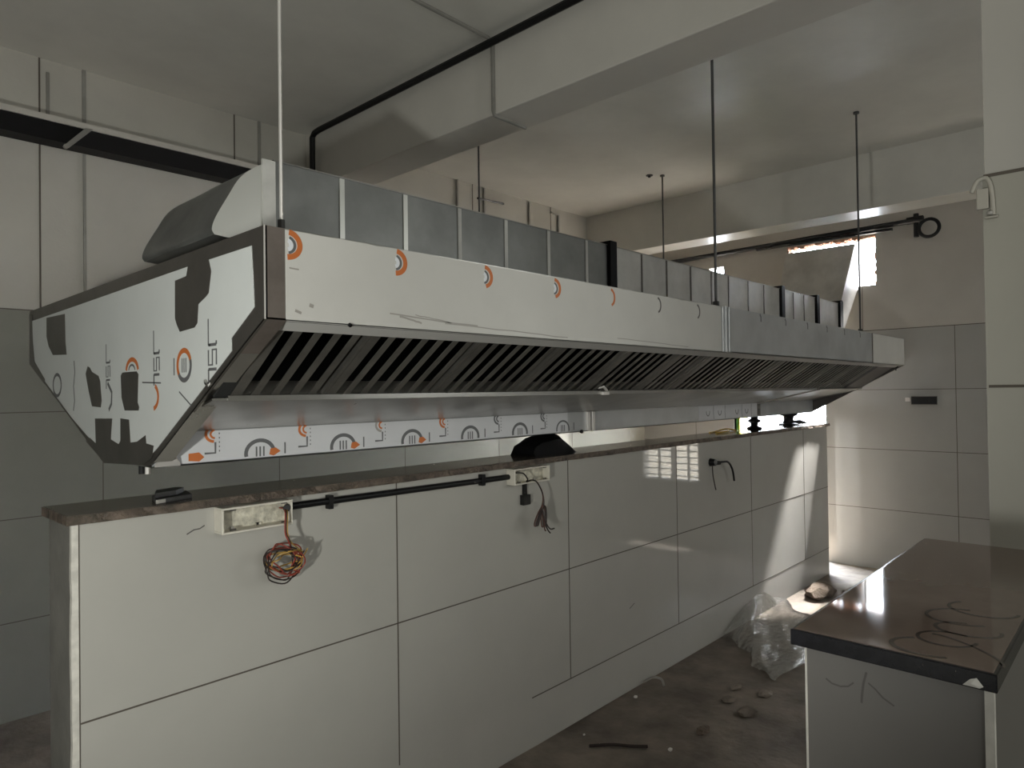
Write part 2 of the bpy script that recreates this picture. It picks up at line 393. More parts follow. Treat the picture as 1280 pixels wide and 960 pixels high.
# return flange along the sloping lower edge of the near end
mb = MB()
mb.hexa([(X0, YF, ZLIP), (X0 + .05, YF, ZLIP), (X0 + .05, YF, ZLIP + .004), (X0, YF, ZLIP + .004)], [(X0, 1.50, 1.795), (X0 + .05, 1.50, 1.795), (X0 + .05, 1.50, 1.799), (X0, 1.50, 1.799)], STEEL_TRIM)
mb.hexa([(X0, 1.50, 1.7945), (X0 + .05, 1.50, 1.7945), (X0 + .05, 1.50, 1.799), (X0, 1.50, 1.799)], [(X0, GY0 - .03, 1.5185), (X0 + .05, GY0 - .03, 1.5185), (X0 + .05, GY0 - .03, 1.523), (X0, GY0 - .03, 1.523)], STEEL)
part(mb, 'edge_flange', label='bent steel flange along the sloping lower edge')
# film on the near end
FILMP = [(1.425, 2.026), (1.415, 1.892), (1.527, 1.832), (1.525, 1.803), (1.649, 1.737), (1.99, 1.558), (2.065, 1.525), (2.432, 1.512), (2.80, 1.63), (3.158, 1.765), (3.332, 1.835), (3.367, 2.018), (2.744, 2.021), (1.767, 2.027)]
mb = MB(); mb.prism([(X0 - .0016, y, z) for y, z in FILMP], (.0014, 0, 0), FILM); film = part(mb, 'protective_film', endp, 'white protective film with orange and grey printed rings')
PATCH = {
 'a': [(1.643, 2.0265), (1.63, 1.997), (1.645, 1.947), (1.66, 1.94), (1.705, 1.926), (1.712, 1.88), (1.73, 1.870), (1.821, 1.866), (1.84, 1.885), (1.852, 1.903), (1.85, 2.001), (1.777, 2.004), (1.767, 2.0268)],
 'b': [(3.129, 2.012), (2.874, 2.005), (2.868, 1.90), (2.856, 1.856), (3.039, 1.863), (3.10, 1.90), (3.13, 1.939)],
 'c': [(2.275, 1.765), (2.26, 1.774), (2.14, 1.774), (2.125, 1.765), (2.133, 1.684), (2.12, 1.670), (2.127, 1.661), (2.242, 1.66), (2.269, 1.699)],
 'd': [(2.628, 1.781), (2.605, 1.805), (2.583, 1.800), (2.56, 1.785), (2.49, 1.770), (2.474, 1.752), (2.46, 1.69), (2.47, 1.668), (2.56, 1.671), (2.594, 1.719)],
 'e': [(2.529, 1.631), (2.358, 1.634), (2.372, 1.569), (2.299, 1.557), (2.282, 1.568), (2.281, 1.636), (2.205, 1.633), (2.195, 1.566), (2.14, 1.571), (2.071, 1.592), (2.067, 1.569), (2.01, 1.565), (2.025, 1.53), (2.089, 1.509), (2.438, 1.492), (2.545, 1.527), (2.631, 1.553), (2.587, 1.566), (2.522, 1.55)],
 'f': [(3.402, 2.05), (3.362, 2.045), (3.345, 1.93), (3.32, 1.85), (3.16, 1.775), (3.16, 1.7535), (3.402, 1.8425)],
}
for k, P in PATCH.items():
    mb = MB(); mb.prism([(X0 - .0026, y, z) for y, z in P], (.0010, 0, 0), STEEL_BARE); part(mb, 'bare_patch', endp, 'dark bare steel patch where film is torn away')
# printed marks on the end film:  u runs to image right (-Y), v up
pr = Print((X0 - .0016, 0, 0), (0, -1, 0), (0, 0, 1), (-1, 0, 0), .0005)
def ring(pr, cu, cv, ru, rv, w, full=True, bars=True, a_split=(20, 215)):
    pr.arc(cu, cv, ru, rv, a_split[0], a_split[1], w, INK_O)
    pr.arc(cu, cv, ru, rv, a_split[1], a_split[0] + 360, w * .95, INK_G)
    if bars:
        for k in (-1, 0, 1): pr.stroke([(cu + k * ru * .28, cv - rv * .48), (cu + k * ru * .28, cv + rv * .48)], w * .35, INK_G)
def jsl(pr, u, vt, h, wd, w=.007, m=INK_G):      # lettering read from top to bottom, letter tops to image right
    # J (long), S, L stacked downwards
    a = vt; pr.stroke([(u - wd / 2, a), (u - wd / 2, a - h * .42), (u - wd / 4, a - h * .42)], w * .8, m); pr.stroke([(u - wd / 2, a - h * .42), (u + wd / 2, a - h * .42)], w, m); pr.stroke([(u + wd / 2, a - h * .42), (u + wd / 2, a - h * .36)], w, m)
    b = a - h * .50
    pr.stroke([(u - wd / 2, b), (u - wd / 2, b - h * .24), (u, b - h * .24), (u, b), (u + wd / 2, b), (u + wd / 2, b - h * .24)], w, m)
    c = b - h * .31
    pr.stroke([(u + wd / 2, c), (u - wd / 2, c)], w, m); pr.stroke([(u - wd / 2, c), (u - wd / 2, c - h * .2)], w, m)
jsl(pr, -1.628, 1.885, .150, .044); jsl(pr, -1.985, 1.882, .150, .040); jsl(pr, -2.395, 1.868, .140, .036, .006)
ring(pr, -1.797, 1.779, .042, .038, .013)
pr.stroke([(-1.862, 1.80), (-1.862, 1.755)], .006, INK_G)
pr.arc(-2.178, 1.774, .050, .036, 8, 172, .013, INK_O); pr.arc(-2.18, 1.776, .026, .018, 10, 170, .006, INK_G)
pr.arc(-2.02, 1.70, .045, .034, -75, 60, .012, INK_O); pr.stroke([(-2.095, 1.741), (-1.955, 1.737)], .004, INK_G)
pr.arc(-2.985, 1.748, .055, .04, 0, 360, .012, INK_G); pr.stroke([(-2.765, 1.83), (-2.755, 1.79), (-2.772, 1.74), (-2.76, 1.69), (-2.775, 1.655)], .007, INK_G)
pr.stroke([(-2.40, 1.745), (-2.36, 1.715), (-2.365, 1.68), (-2.39, 1.66)], .012, INK_G)
pr.stroke([(-1.83, 1.712), (-1.75, 1.675)], .004, INK_G)
pr.mb.build('printed_marks', film)
# top sheet, back sheet, inner sheets painted as shade
mb = MB(); mb.box(X0 + .006, X1 - .006, YF + .004, YB - .004, ZTOP - .005, ZTOP - .001, STEEL); part(mb, 'top_sheet')
mb = MB(); mb.box(X0 + .006, X1 - .006, YB - .004, YB, 1.842, ZTOP, STEEL)
mb.hexa([(X0 + .006, YB, 1.842), (X1 - .006, YB, 1.842), (X1 - .006, YB, 1.846), (X0 + .006, YB, 1.846)], [(X0 + .006, GY1, 1.492), (X1 - .006, GY1, 1.492), (X1 - .006, GY1, 1.496), (X0 + .006, GY1, 1.496)], STEEL)
part(mb, 'back_sheet')
# front panels: near corner trim, film module, joint, brushed module, joint, last module
def front(x0, x1, m, nm, lab=None):
    mb = MB(); mb.box(x0, x1, YF, YF + .004, ZLIP, ZTOP, m); return part(mb, nm, label=lab)
front(X0, .742, STEEL_TRIM, 'corner_trim', 'brownish bare steel strip at the near front corner')
mb = MB(); mb.box(X0 - .001, X0 + .0015, YF - .0015, YF + .002, ZLIP, ZTOP, RODW); part(mb, 'corner_edge', label='bright folded front corner edge')
f1 = front(.742, 2.80, STEEL, 'front_panel', 'front panel of the near section under white film')
f2 = front(2.88, 4.985, STEEL_MOD, 'front_panel', 'bluish brushed front panel of the middle section')
f3 = front(4.995, X1, STEEL, 'front_panel', 'short front panel of the far end')
mb = MB()
n = 60; tops = [ZTOP - .0015 - abs(rb.gauss(0, .0012)) for _ in range(n + 1)]
for i in range(n):
    xa, xb = .744 + (2.795 - .744) * i / n, .744 + (2.795 - .744) * (i + 1) / n
    mb.hexa([(xa, YF - .0014, ZLIP + .002), (xb, YF - .0014, ZLIP + .002), (xb, YF - .0014, tops[i + 1]), (xa, YF - .0014, tops[i])], [(xa, YF, ZLIP + .002), (xb, YF, ZLIP + .002), (xb, YF, tops[i + 1]), (xa, YF, tops[i])], FILM_F)
ff = part(mb, 'protective_film', f1, 'white film with orange half rings along the top')
mb = MB(); mb.box(4.998, X1 - .002, YF - .0012, YF, ZLIP + .002, ZTOP - .003, FILM_F); part(mb, 'protective_film', f3, 'pale film on the far end')
pr = Print((0, YF - .0014, 0), (1, 0, 0), (0, 0, 1), (0, -1, 0), .0005)
for k in range(7):
    x = .738 + .3075 * k; z = 2.028 - .001 * k
    full = 1 if k else .85
    sh = [1, 1, .9, .85, .7, .6, .6][k]
    m = INK_O if k < 5 else SCRIBE
    a0 = 90 if k < 2 else 75
    pr.arc(max(x, .748) if k == 0 else x - .006, z, .030 * (1 if k < 4 else .8), .0275, -a0, 82, .0125 * sh, m)
    if k < 4:
        pr.arc(max(x, .748) if k == 0 else x - .008, z - .001, .018, .017, -80, 75, .006, INK_G)
        pr.arc(max(x, .748) if k == 0 else x - .008, z - .001, .009, .010, -80, 80, .009, INK_W)
for a, b, z, w_ in ((1.02, 1.32, 1.896, .006), (1.05, 1.12, 1.892, .008), (1.2, 1.72, 1.884, .005), (2.0, 2.5, 1.884, .004), (1.10, 1.22, 1.899, .004)):
    pr.stroke([(a + (b - a) * i / 8, z - .012 * i / 8 + rb.uniform(-.0015, .0015)) for i in range(9)], w_ * .6, SMUDGE)
pr.stroke([(.752, 1.977), (.775, 1.976)], .003, SMUDGE); pr.stroke([(.80, 1.90), (.81, 1.897)], .008, SMUDGE); pr.stroke([(.765, 1.885), (.78, 1.88)], .006, SMUDGE)
pr.mb.build('printed_marks', ff)
pr = Print((0, YF, 0), (1, 0, 0), (0, 0, 1), (0, -1, 0), .0005)
for k in range(6):
    x = 3.20 + .305 * k; pr.stroke([(x, 2.056), (x + .012, 2.045), (x + .012, 2.02)], .011, INK_G)
pr.mb.build('printed_marks', f2)
# module joints
def joint(x, w, m1):
    mb = MB()
    mb.box(x - w, x + w, YF - .006, YF + .004, ZLIP, ZTOP, m1); mb.box(x - w * .55, x - w * .25, YF - .012, YF, ZLIP, ZTOP, m1); mb.box(x + w * .2, x + w * .5, YF - .012, YF, ZLIP, ZTOP, m1)
    part(mb, 'section_joint', label='bright vertical steel joint between hood sections', bevel=.002)
joint(2.84, .040, STEEL_MOD)
mb = MB(); mb.box(4.983, 4.999, YF - .004, YF + .003, ZLIP, ZTOP, STEEL_BARE); part(mb, 'section_joint', label='thin dark joint near the far end')
# front lip under the front face
mb = MB(); mb.hexa([(X0 + .004, YF, ZLIP), (X1 - .004, YF, ZLIP), (X1 - .004, YF, ZLIP + .004), (X0 + .004, YF, ZLIP + .004)],
                   [(X0 + .03, 1.437, 1.846), (X1 - .004, 1.437, 1.846), (X1 - .004, 1.437, 1.850), (X0 + .03, 1.437, 1.850)], LIP)
part(mb, 'front_lip')
mb = MB(); mb.tube([(.905, 1.371, 1.863), (.905, 1.366, 1.860)], .005, BLACK); part(mb, 'rivet')
# near-black sheets painting the shade above the filters
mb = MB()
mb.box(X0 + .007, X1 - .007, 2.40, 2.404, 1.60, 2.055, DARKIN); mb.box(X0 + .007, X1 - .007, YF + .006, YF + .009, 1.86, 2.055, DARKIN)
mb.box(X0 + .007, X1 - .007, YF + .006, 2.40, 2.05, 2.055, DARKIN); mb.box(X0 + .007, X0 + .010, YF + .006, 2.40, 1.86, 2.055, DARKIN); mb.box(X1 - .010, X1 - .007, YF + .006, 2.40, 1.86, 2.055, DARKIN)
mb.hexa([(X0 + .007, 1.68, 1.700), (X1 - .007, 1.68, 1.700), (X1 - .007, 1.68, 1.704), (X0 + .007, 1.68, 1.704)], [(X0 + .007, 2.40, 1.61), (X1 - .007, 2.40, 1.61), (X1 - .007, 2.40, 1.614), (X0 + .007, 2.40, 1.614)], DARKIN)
part(mb, 'inner_shade_sheets')
# baffle filters (front slope)
A0, A1 = Vector((0, 1.440, 1.850)), Vector((0, 1.672, 1.695))
sl = (A1 - A0).normalized(); nr = Vector((0, sl.z, -sl.y)); SL = (A1 - A0).length   # nr points down/outwards
if nr.z > 0: nr = -nr
def bar(mb, x0, x1, s0, s1, d0, d1, m):
    q = lambda x, s, d: (Vector((x, 0, 0)) + A0 + sl * s + nr * d)
    mb.hexa([q(x0, s0, d0), q(x1, s0, d0), q(x1, s1, d0), q(x0, s1, d0)], [q(x0, s0, d1), q(x1, s0, d1), q(x1, s1, d1), q(x0, s1, d1)], m)
def make_filter(x0, x1):
    nb = max(3, round((x1 - x0) / .056)); p = (x1 - x0) / nb; mb = MB()
    bar(mb, x0 + .001, x1 - .001, 0, .010, -.045, -.004, BAFFLE); bar(mb, x0 + .001, x1 - .001, SL - .010, SL, -.045, -.004, BAFFLE)
    for i in range(nb):
        a = x0 + p * i
        wd = .020 if i else .028
        bar(mb, a + .001, a + .001 + wd, .006, SL - .006, -.003, 0, BAFFLE)
    bar(mb, x1 - .012, x1 - .001, .004, SL - .004, -.02, 0, BAFFLE)
    return part(mb, 'baffle_filter')
xs = [.752, 1.02, 1.41, 1.79, 2.19, 2.58, 2.835]
for a, b in zip(xs[:-1], xs[1:]): make_filter(a, b)
xs = [2.86 + (5.33 - 2.86) * i / 6 for i in range(7)]
for a, b in zip(xs[:-1], xs[1:]): make_filter(a, b)
for a, b, h, m in ((2.836, 2.859, .001, STEEL_BARE), (5.33, 5.40, .001, DARKIN), (.715, .751, 0, DARKIN), (5.401, 5.784, .0, STEEL_SHADE)):
    mb = MB(); bar(mb, a, b, 0, SL, -.03, h, m); part(mb, 'filter_divider')  # the darkest dividers have shade put into their colour
# shelf panel below the filters + gutter
mb = MB()
mb.hexa([(X0 + .012, 1.664, 1.688), (5.784, 1.664, 1.688), (5.784, 1.664, 1.694), (X0 + .012, 1.664, 1.694)], [(X0 + .012, GY0, GZ1), (5.784, GY0, GZ1), (5.784, GY0, GZ1 + .005), (X0 + .012, GY0, GZ1 + .005)], STEEL)
mb.box(X0 + .05, 4.78, 1.660, 1.675, 1.686, 1.700, STEEL)
part(mb, 'shelf_panel')
mb = MB(); mb.box(X0 + .006, 5.784, GY0, GY0 + .004, GZ0, GZ1, STEEL_MOD); mb.box(X0 + .006, 5.784, GY0, GY1, GZ0 - .012, GZ0 - .008, STEEL); mb.box(X0 + .006, 5.784, GY0, GY0 + .004, GZ0 - .012, GZ0, STEEL_MOD)
gut = part(mb, 'grease_gutter')
mb = MB(); mb.box(3.85, 4.70, GY0 - .0014, GY0, GZ0 - .006, GZ1 - .002, FILM_G); gf2 = part(mb, 'protective_film', gut, 'white film with printed hooks at the far end of the gutter')
mb = MB(); mb.box(X0 + .012, 2.56, GY0 - .0014, GY0, GZ0 - .006, GZ1 - .002, FILM_G)
gf = part(mb, 'protective_film', gut, 'white film with printed arches and hooks along the gutter')
pr = Print((0, GY0 - .0014, 0), (1, 0, 0), (0, 0, 1), (0, -1, 0), .0005)
for k in range(6):
    x = .878 + .303 * k; o = INK_O if k < 4 else INK_G
    pr.arc(x - .002, GZ1 - .012, .026, .022, 100, 265, .008, o if k != 2 else SMUDGE); pr.arc(x, GZ1 - .012, .014, .012, 100, 265, .006, o)
    pr.stroke([(x, 1.562), (x, 1.530), (x - .032, 1.530)], .006, INK_G)
    for j in range(5): pr.stroke([(x + .012, GZ1 - .008 - j * .013), (x + .012, GZ1 - .013 - j * .013)], .003, INK_G)
    xa = 1.018 + .301 * k
    if xa < 2.53:
        w_ = .012 if k < 5 else .008
        pr.arc(xa, 1.519, .046, .040, -12, 192, w_, INK_G)
        for j in (-1, 0, 1): pr.stroke([(xa + j * .012, 1.509), (xa + j * .012, 1.540)], .005, INK_G)
        if k < 3:
            pr.poly([(xa + .030, 1.513), (xa + .044, 1.508), (xa + .068, 1.521), (xa + .052, 1.533), (xa + .034, 1.531)], INK_O, .0006)
        pr.stroke([(xa + .084, 1.512), (xa + .084, 1.548)], .005, INK_G)
pr.poly([(.80, 1.512), (.83, 1.508), (.845, 1.52), (.83, 1.535), (.80, 1.533)], INK_O)
pr.mb.build('printed_marks', gf)
pr = Print((0, GY0 - .0014, 0), (1, 0, 0), (0, 0, 1), (0, -1, 0), .0005)
for x in (3.97, 4.13, 4.38, 4.53):
    pr.arc(x, 1.562, .022, .03, 180, 360, .006, INK_G); pr.stroke([(x + .075, GZ1 - .004), (x + .072, 1.55), (x + .078, 1.51)], .004, INK_G)
pr.mb.build('printed_marks', gf2)
mb = MB()
for a, b in ((2.705, 2.730), (2.745, 2.768)): mb.box(a, b, GY0 - .012, GY0 + .002, GZ0 - .010, GZ1, RODW)
part(mb, 'section_joint', label='two bright strips joining the gutter', bevel=.002)
mb = MB(); mb.tube([(2.66, GY0 - .004, 1.502), (2.66, GY0 - .012, 1.502)], .009, BLACK); part(mb, 'drain_plug')
mb = MB(); mb.box(2.30, 2.345, 1.648, 1.662, 1.682, 1.696, RODW); mb.tube([(2.33, 1.650, 1.70), (2.30, 1.646, 1.716), (2.27, 1.65, 1.712)], .006, RODW); part(mb, 'filter_latch', bevel=.002)
mb = MB(); mb.tube([(.725, 2.15, 1.505), (.725, 2.15, 1.474)], .008, RODW, 12); mb.tube([(.709, 2.15, 1.500), (.709, 2.15, 1.476)], .008, BLACK, 12); part(mb, 'drain_pipe', label='short bright drain nozzle under the near corner')
# torn film curl at the near end
mb = MB(); P = [(X0 - .002 - .008 * math.sin(i / 6 * PI), 1.655 + .012 * math.cos(i / 6 * PI), 1.728 + .006 * math.sin(i)) for i in range(7)]
for i in range(6): mb.hexa([P[i], (P[i][0] + .06, P[i][1] + .004, P[i][2] - .002), (P[i][0] + .06, P[i][1] + .004, P[i][2] + .004), (P[i][0], P[i][1], P[i][2] + .006)], [P[i + 1], (P[i + 1][0] + .06, P[i + 1][1] + .004, P[i + 1][2] - .002), (P[i + 1][0] + .06, P[i + 1][1] + .004, P[i + 1][2] + .004), (P[i + 1][0], P[i + 1][1], P[i + 1][2] + .006)], STEEL)
part(mb, 'film_curl')
mb = MB(); mb.hexa([(.705, 2.036, 1.502), (.775, 2.036, 1.502), (.775, 2.038, 1.508), (.705, 2.038, 1.508)], [(.715, 2.01, 1.54), (.735, 2.005, 1.56), (.735, 2.008, 1.562), (.715, 2.013, 1.542)], RODW); part(mb, 'film_flap', label='loose pale flap of film at the gutter end')
mb = MB(); mb.tube([(5.74, 1.40, 1.858), (5.76, 1.42, 1.835), (5.72, 1.41, 1.826)], .005, BLACK); part(mb, 'wire_hook')
# dark step of gutter cover near the far end
mb = MB(); mb.hexa([(4.78, 1.655, 1.684), (4.83, 1.655, 1.684), (4.83, 1.66, 1.70), (4.78, 1.66, 1.70)], [(4.70, GY0 - .004, 1.59), (4.75, GY0 - .004, 1.59), (4.75, GY0, 1.604), (4.70, GY0, 1.604)], STEEL_BARE); mb.box(4.70, 4.75, GY0 - .004, GY0 + .001, 1.51, 1.60, STEEL_BARE); part(mb, 'gutter_strap')

# ------------------------------------------------------------------ duct on top of the hood
DY0, DY1, DZ0, DZ1 = 2.10, 2.70, 2.20, 2.472
duct = thing('exhaust_duct', (3.5, 2.4, ZTOP), 'rectangular galvanised duct with black flanges running along the top of the hood', 'duct')
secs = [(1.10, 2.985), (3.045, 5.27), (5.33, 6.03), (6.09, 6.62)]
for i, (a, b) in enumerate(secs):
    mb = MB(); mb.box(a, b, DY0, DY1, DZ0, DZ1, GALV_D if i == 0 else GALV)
    x = 1.359 + .0
    ks = [1.359, 1.642, 1.925, 2.205, 2.50, 2.80, 3.318, 3.589, 3.878, 4.153, 4.40, 4.71, 4.98, 5.55, 5.78]
    for s in ks:
        if a + .02 < s < b - .02:
            w_ = .010 if s < 3 else .006
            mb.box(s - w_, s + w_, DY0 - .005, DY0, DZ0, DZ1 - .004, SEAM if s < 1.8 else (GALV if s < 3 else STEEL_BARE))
    mb.box(a, b, DY0 - .004, DY0 + .02, DZ1 - .001, DZ1 + .003, STEEL)
    part(mb, 'duct_section', duct)
for (a, b) in ((2.985, 3.045), (5.27, 5.33), (6.03, 6.09), (6.62, 6.70)):
    mb = MB(); e = .022
    mb.box(a, b, DY0 - e, DY0, DZ0 - e, DZ1 + e, BLACKM); mb.box(a, b, DY1, DY1 + e, DZ0 - e, DZ1 + e, BLACKM)
    mb.box(a, b, DY0, DY1, DZ1, DZ1 + e, BLACKM); mb.box(a, b, DY0, DY1, DZ0 - e, DZ0, BLACKM)
    part(mb, 'duct_flange', duct)
# rounded end cap near end
prof = [(1.10, DZ1), (1.04, 2.438), (.987, 2.391), (.948, 2.325), (.91, 2.255), (.897, 2.215), (.905, 2.198), (.94, 2.195), (1.10, 2.195)]
pp = [(p.x, p.y) for p in smooth_path([(x, z, 0) for x, z in prof[:7]], 5)] + prof[7:]
mb = MB(); nP = len(pp)
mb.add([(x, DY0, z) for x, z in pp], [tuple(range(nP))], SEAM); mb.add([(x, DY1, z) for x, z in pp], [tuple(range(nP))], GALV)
# outer sheet, slightly creased
cols = 9; V = []; rc = random.Random(4)
for i, (x, z) in enumerate(pp):
    for j in range(cols):
        y = DY0 + (DY1 - DY0) * j / (cols - 1)
        c = 0 if j in (0, cols - 1) or i in (0, nP - 1) else .012 * math.sin(j * 1.1 + i * .16) * math.sin(i * .11 + .5) + rc.uniform(-.0012, .0012)
        V.append((x + c, y, z + c * .6))
F = [(i * cols + j, i * cols + j + 1, (i + 1) * cols + j + 1, (i + 1) * cols + j) for i in range(nP - 1) for j in range(cols - 1)]
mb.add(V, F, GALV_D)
bm_ = mb.build('duct_elbow', duct, smooth=True); bm_['label'] = 'rounded near end of the duct with creased outer sheet'
for a, b in ((1.25, 1.75), (3.9, 4.4), (5.35, 5.7)):
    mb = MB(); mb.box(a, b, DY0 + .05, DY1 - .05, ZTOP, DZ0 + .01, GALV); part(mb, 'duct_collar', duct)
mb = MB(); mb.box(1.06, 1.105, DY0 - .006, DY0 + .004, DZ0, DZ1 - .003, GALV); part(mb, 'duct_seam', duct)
# far elbow rising out through the opening
A = [(6.70, DY0, DZ0), (6.70, DY1, DZ0), (6.70, DY1, DZ1 + .01), (6.70, DY0, DZ1 + .01)]
B = [(6.76, DY0, DZ0 + .015), (6.76, DY1, DZ0 + .015), (6.715, DY1, DZ1 + .03), (6.715, DY0, DZ1 + .03)]
Cq = [(6.97, 2.035, 2.62), (6.97, 2.69, 2.62), (6.93, 2.69, 3.06), (6.93, 2.035, 3.06)]
Dq = [(7.26, 2.035, 2.68), (7.26, 2.69, 2.68), (7.26, 2.69, 3.10), (7.26, 2.035, 3.10)]
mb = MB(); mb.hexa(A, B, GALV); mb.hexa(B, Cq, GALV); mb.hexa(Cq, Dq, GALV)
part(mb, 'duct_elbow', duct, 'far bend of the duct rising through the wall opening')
mb = MB(); mb.box(6.69, 6.72, DY0 - .012, DY1, DZ1 + .008, DZ1 + .034, BLACKM); part(mb, 'duct_flange', duct)

# ------------------------------------------------------------------ hanger rods
def rod(x, y, z0, label, m, r=.005, nutm=RODD, tilt=0.):
    t = thing('hanger_rod', (x, y, z0), label, 'hanger rod', 'rods hanging the hood from the ceiling')
    mb = MB(); mb.tube([(x, y, z0 - .004), (x + tilt, y, CEIL + .01)], r, m, 8); mb.build('rod', t)
    mb = MB(); mb.tube([(x, y, z0 - .001), (x, y, z0 + .032)], r * 2.2, nutm, 6); mb.build('nut', t)
    mb = MB(); mb.tube([(x + tilt, y, CEIL - .012), (x + tilt, y, CEIL + .004)], r * 3, nutm, 8); mb.build('ceiling_anchor', t)
rod(.765, 1.425, ZTOP, 'bright hanger rod at the near front corner of the hood', RODW, .0042)
rod(2.862, 1.425, ZTOP, 'dark hanger rod at the bright vertical joint of the hood front', RODD, .0065)
rod(4.985, 1.44, ZTOP, 'dark hanger rod at the far front corner, crossing the bright opening', RODD, .0065)
rod(5.23, 3.085, ZTOP, 'thin hanger rod behind the duct, beside a small dark hole in the ceiling', RODD, .007)
rod(3.27, 3.36, ZTOP, 'thin hanger rod behind the duct, near the beam', RODD, .006)
mb = MB(); mb.tube([(5.15, 3.165, CEIL - .006), (5.15, 3.165, CEIL + .01)], .03, BLACK, 12); mb.tube([(5.15, 3.165, CEIL - .02), (5.15, 3.165, CEIL)], .012, BLACK, 8)
tag(mb.build('ceiling_grommet'), 'small dark round hole fitting in the ceiling beyond the duct', 'ceiling fitting')

# ------------------------------------------------------------------ conduits, trays and pipes
t = thing('cable_tray', (0, 4.35, 3.1), 'wide black cable tray with a grey strap high on the wall behind the hood', 'cable tray')
mb = MB(); mb.box(-3.1, 2.56, 4.30, YL - .001, 3.09, 3.19, BLACKM); mb.build('tray_body', t)
mb = MB(); mb.box(-3.1, 2.56, 4.29, YL - .001, 3.19, 3.222, PAINT); mb.build('top_lip', t)['label'] = 'pale ledge along the top'
mb = MB(); mb.hexa([(1.03, 4.285, 3.065), (1.06, 4.285, 3.065), (1.06, 4.297, 3.065), (1.03, 4.297, 3.065)], [(1.14, 4.285, 3.195), (1.175, 4.285, 3.195), (1.175, 4.297, 3.195), (1.14, 4.297, 3.195)], STEEL); mb.tube([(1.045, 4.28, 3.068), (1.045, 4.30, 3.068)], .012, ROD); mb.build('strap', t)['label'] = 'grey diagonal metal strap'
def conduit_run(name, label, pts, r, m, cat='conduit'):
    mb = MB(); mb.tube(pts, r, m, 8); return tag(mb.build(name, smooth=True), label, cat)
conduit_run('black_conduit', 'black conduit along the top edge of the beam bending down at the wall', [(2.528, -3.1, 3.530), (2.528, 4.18, 3.530), (2.528, 4.235, 3.525), (2.528, 4.265, 3.50), (2.528, 4.268, 2.5)], .020, BLACK)
conduit_run('painted_conduit', 'thin painted conduit crossing the ceiling and down over the beam face', [(-1, 2.52, CEIL - .002), (2.53, 2.52, CEIL - .002), (2.568, 2.52, CEIL - .03), (2.568, 2.52, BZ + .02), (2.572, 2.52, BZ - .002), (2.82, 2.52, BZ - .002)], .012, PLASTER)
# wall conduits seen on the left wall above the duct
for k, (x, z0, z1, lab) in enumerate(((4.03, 2.6, 3.565, 'thin dark conduit on the wall above the duct, nearest the beam'), (4.98, 2.6, 3.55, 'thin dark conduit on the wall above the duct, farther from the beam'), (5.42, 2.6, 3.50, 'grey hooked conduit above the duct close to the far corner'), (4.36, 2.6, 3.56, 'dark conduit with a cross arm on the wall above the duct'))):
    pts = [(x, YL - .008, z0), (x, YL - .008, z1)]
    if k == 2: pts.append((x - .12, YL - .008, z1 + .01))
    mb = MB(); mb.tube(pts, .012, PLASTER if k == 2 else ROD, 8)
    if k == 3: mb.tube([(4.27, YL - .012, 3.45), (4.60, YL - .02, 3.46)], .010, RODD, 8)
    tag(mb.build('wall_conduit'), lab, 'conduit', 'conduits on the wall behind the hood')
for x, lab in ((1.168, 'pale conduit on the wall crossing the black tray near the strap'), (2.215, 'pale conduit on the wall beside the rounded duct end')):
    mb = MB(); mb.box(x - .009, x + .009, YL - .004, YL + .008, 3.223, CEIL, PLASTER); 
    mb.box(x - .007, x + .007, YL - .002, YL + .008, ZT, 3.088, PLASTER)
    if x < 2: mb.box(.985, 1.0, YL - .003, YL + .008, 3.26, 3.50, PLASTER)
    tag(mb.build('wall_conduit'), lab, 'conduit', 'conduits on the wall behind the hood')

t = thing('black_pipe', (XF - .03, 2.7, 3.17), 'black pipe running across the far wall above the bright opening', 'pipe')
mb = MB(); mb.tube([(6.965, 4.40, 3.165), (6.965, 3.90, 3.165), (6.965, 1.56, 3.195)], .024, BLACK, 10); mb.tube([(6.955, 3.0, 3.150), (6.955, 1.72, 3.145)], .014, BLACK, 8); mb.build('pipe', t, smooth=True)
mb = MB(); mb.tube([(6.95, 1.527, 3.25), (6.95, 1.527, 3.04)], .021, BLACK, 10); mb.tube([(6.95, 1.60, 3.195), (6.95, 1.47, 3.195)], .033, BLACK, 10); mb.build('tee_fitting', t, smooth=True)
mb = MB(); mb.tube([(6.94, 1.425 + .078 * math.cos(a * PI / 12), 3.105 + .078 * math.sin(a * PI / 12)) for a in range(24)], .015, BLACK, 8, closed=True); mb.build('pipe_loop', t, smooth=True)['label'] = 'round loop at the end of the pipe'

# white pvc elbow at the pillar
t = thing('pvc_bracket', (PX, .262, 2.06), 'pale plastic pipe hook on the corner edge of the pillar wall', 'bracket')
mb = MB(); mb.tube(smooth_path([(PX - .006, .285, 2.125), (PX - .006, .275, 2.148), (PX - .006, .258, 2.152), (PX - .006, .250, 2.130), (PX - .006, .247, 2.09), (PX - .006, .247, 2.07)], 5), .0048, PVC, 10); mb.build('elbow_pipe', t, smooth=True)
mb = MB(); mb.box(PX - .012, PX, .254, .276, 2.085, 2.13, PVC); mb.box(PX - .012, PX, .238, .262, 2.063, 2.068, PVC); mb.tube([(PX - .012, .252, 2.07), (PX - .012, .252, 2.078)], .006, SMUDGE, 10); mb.build('clip', t, bevel=.002)

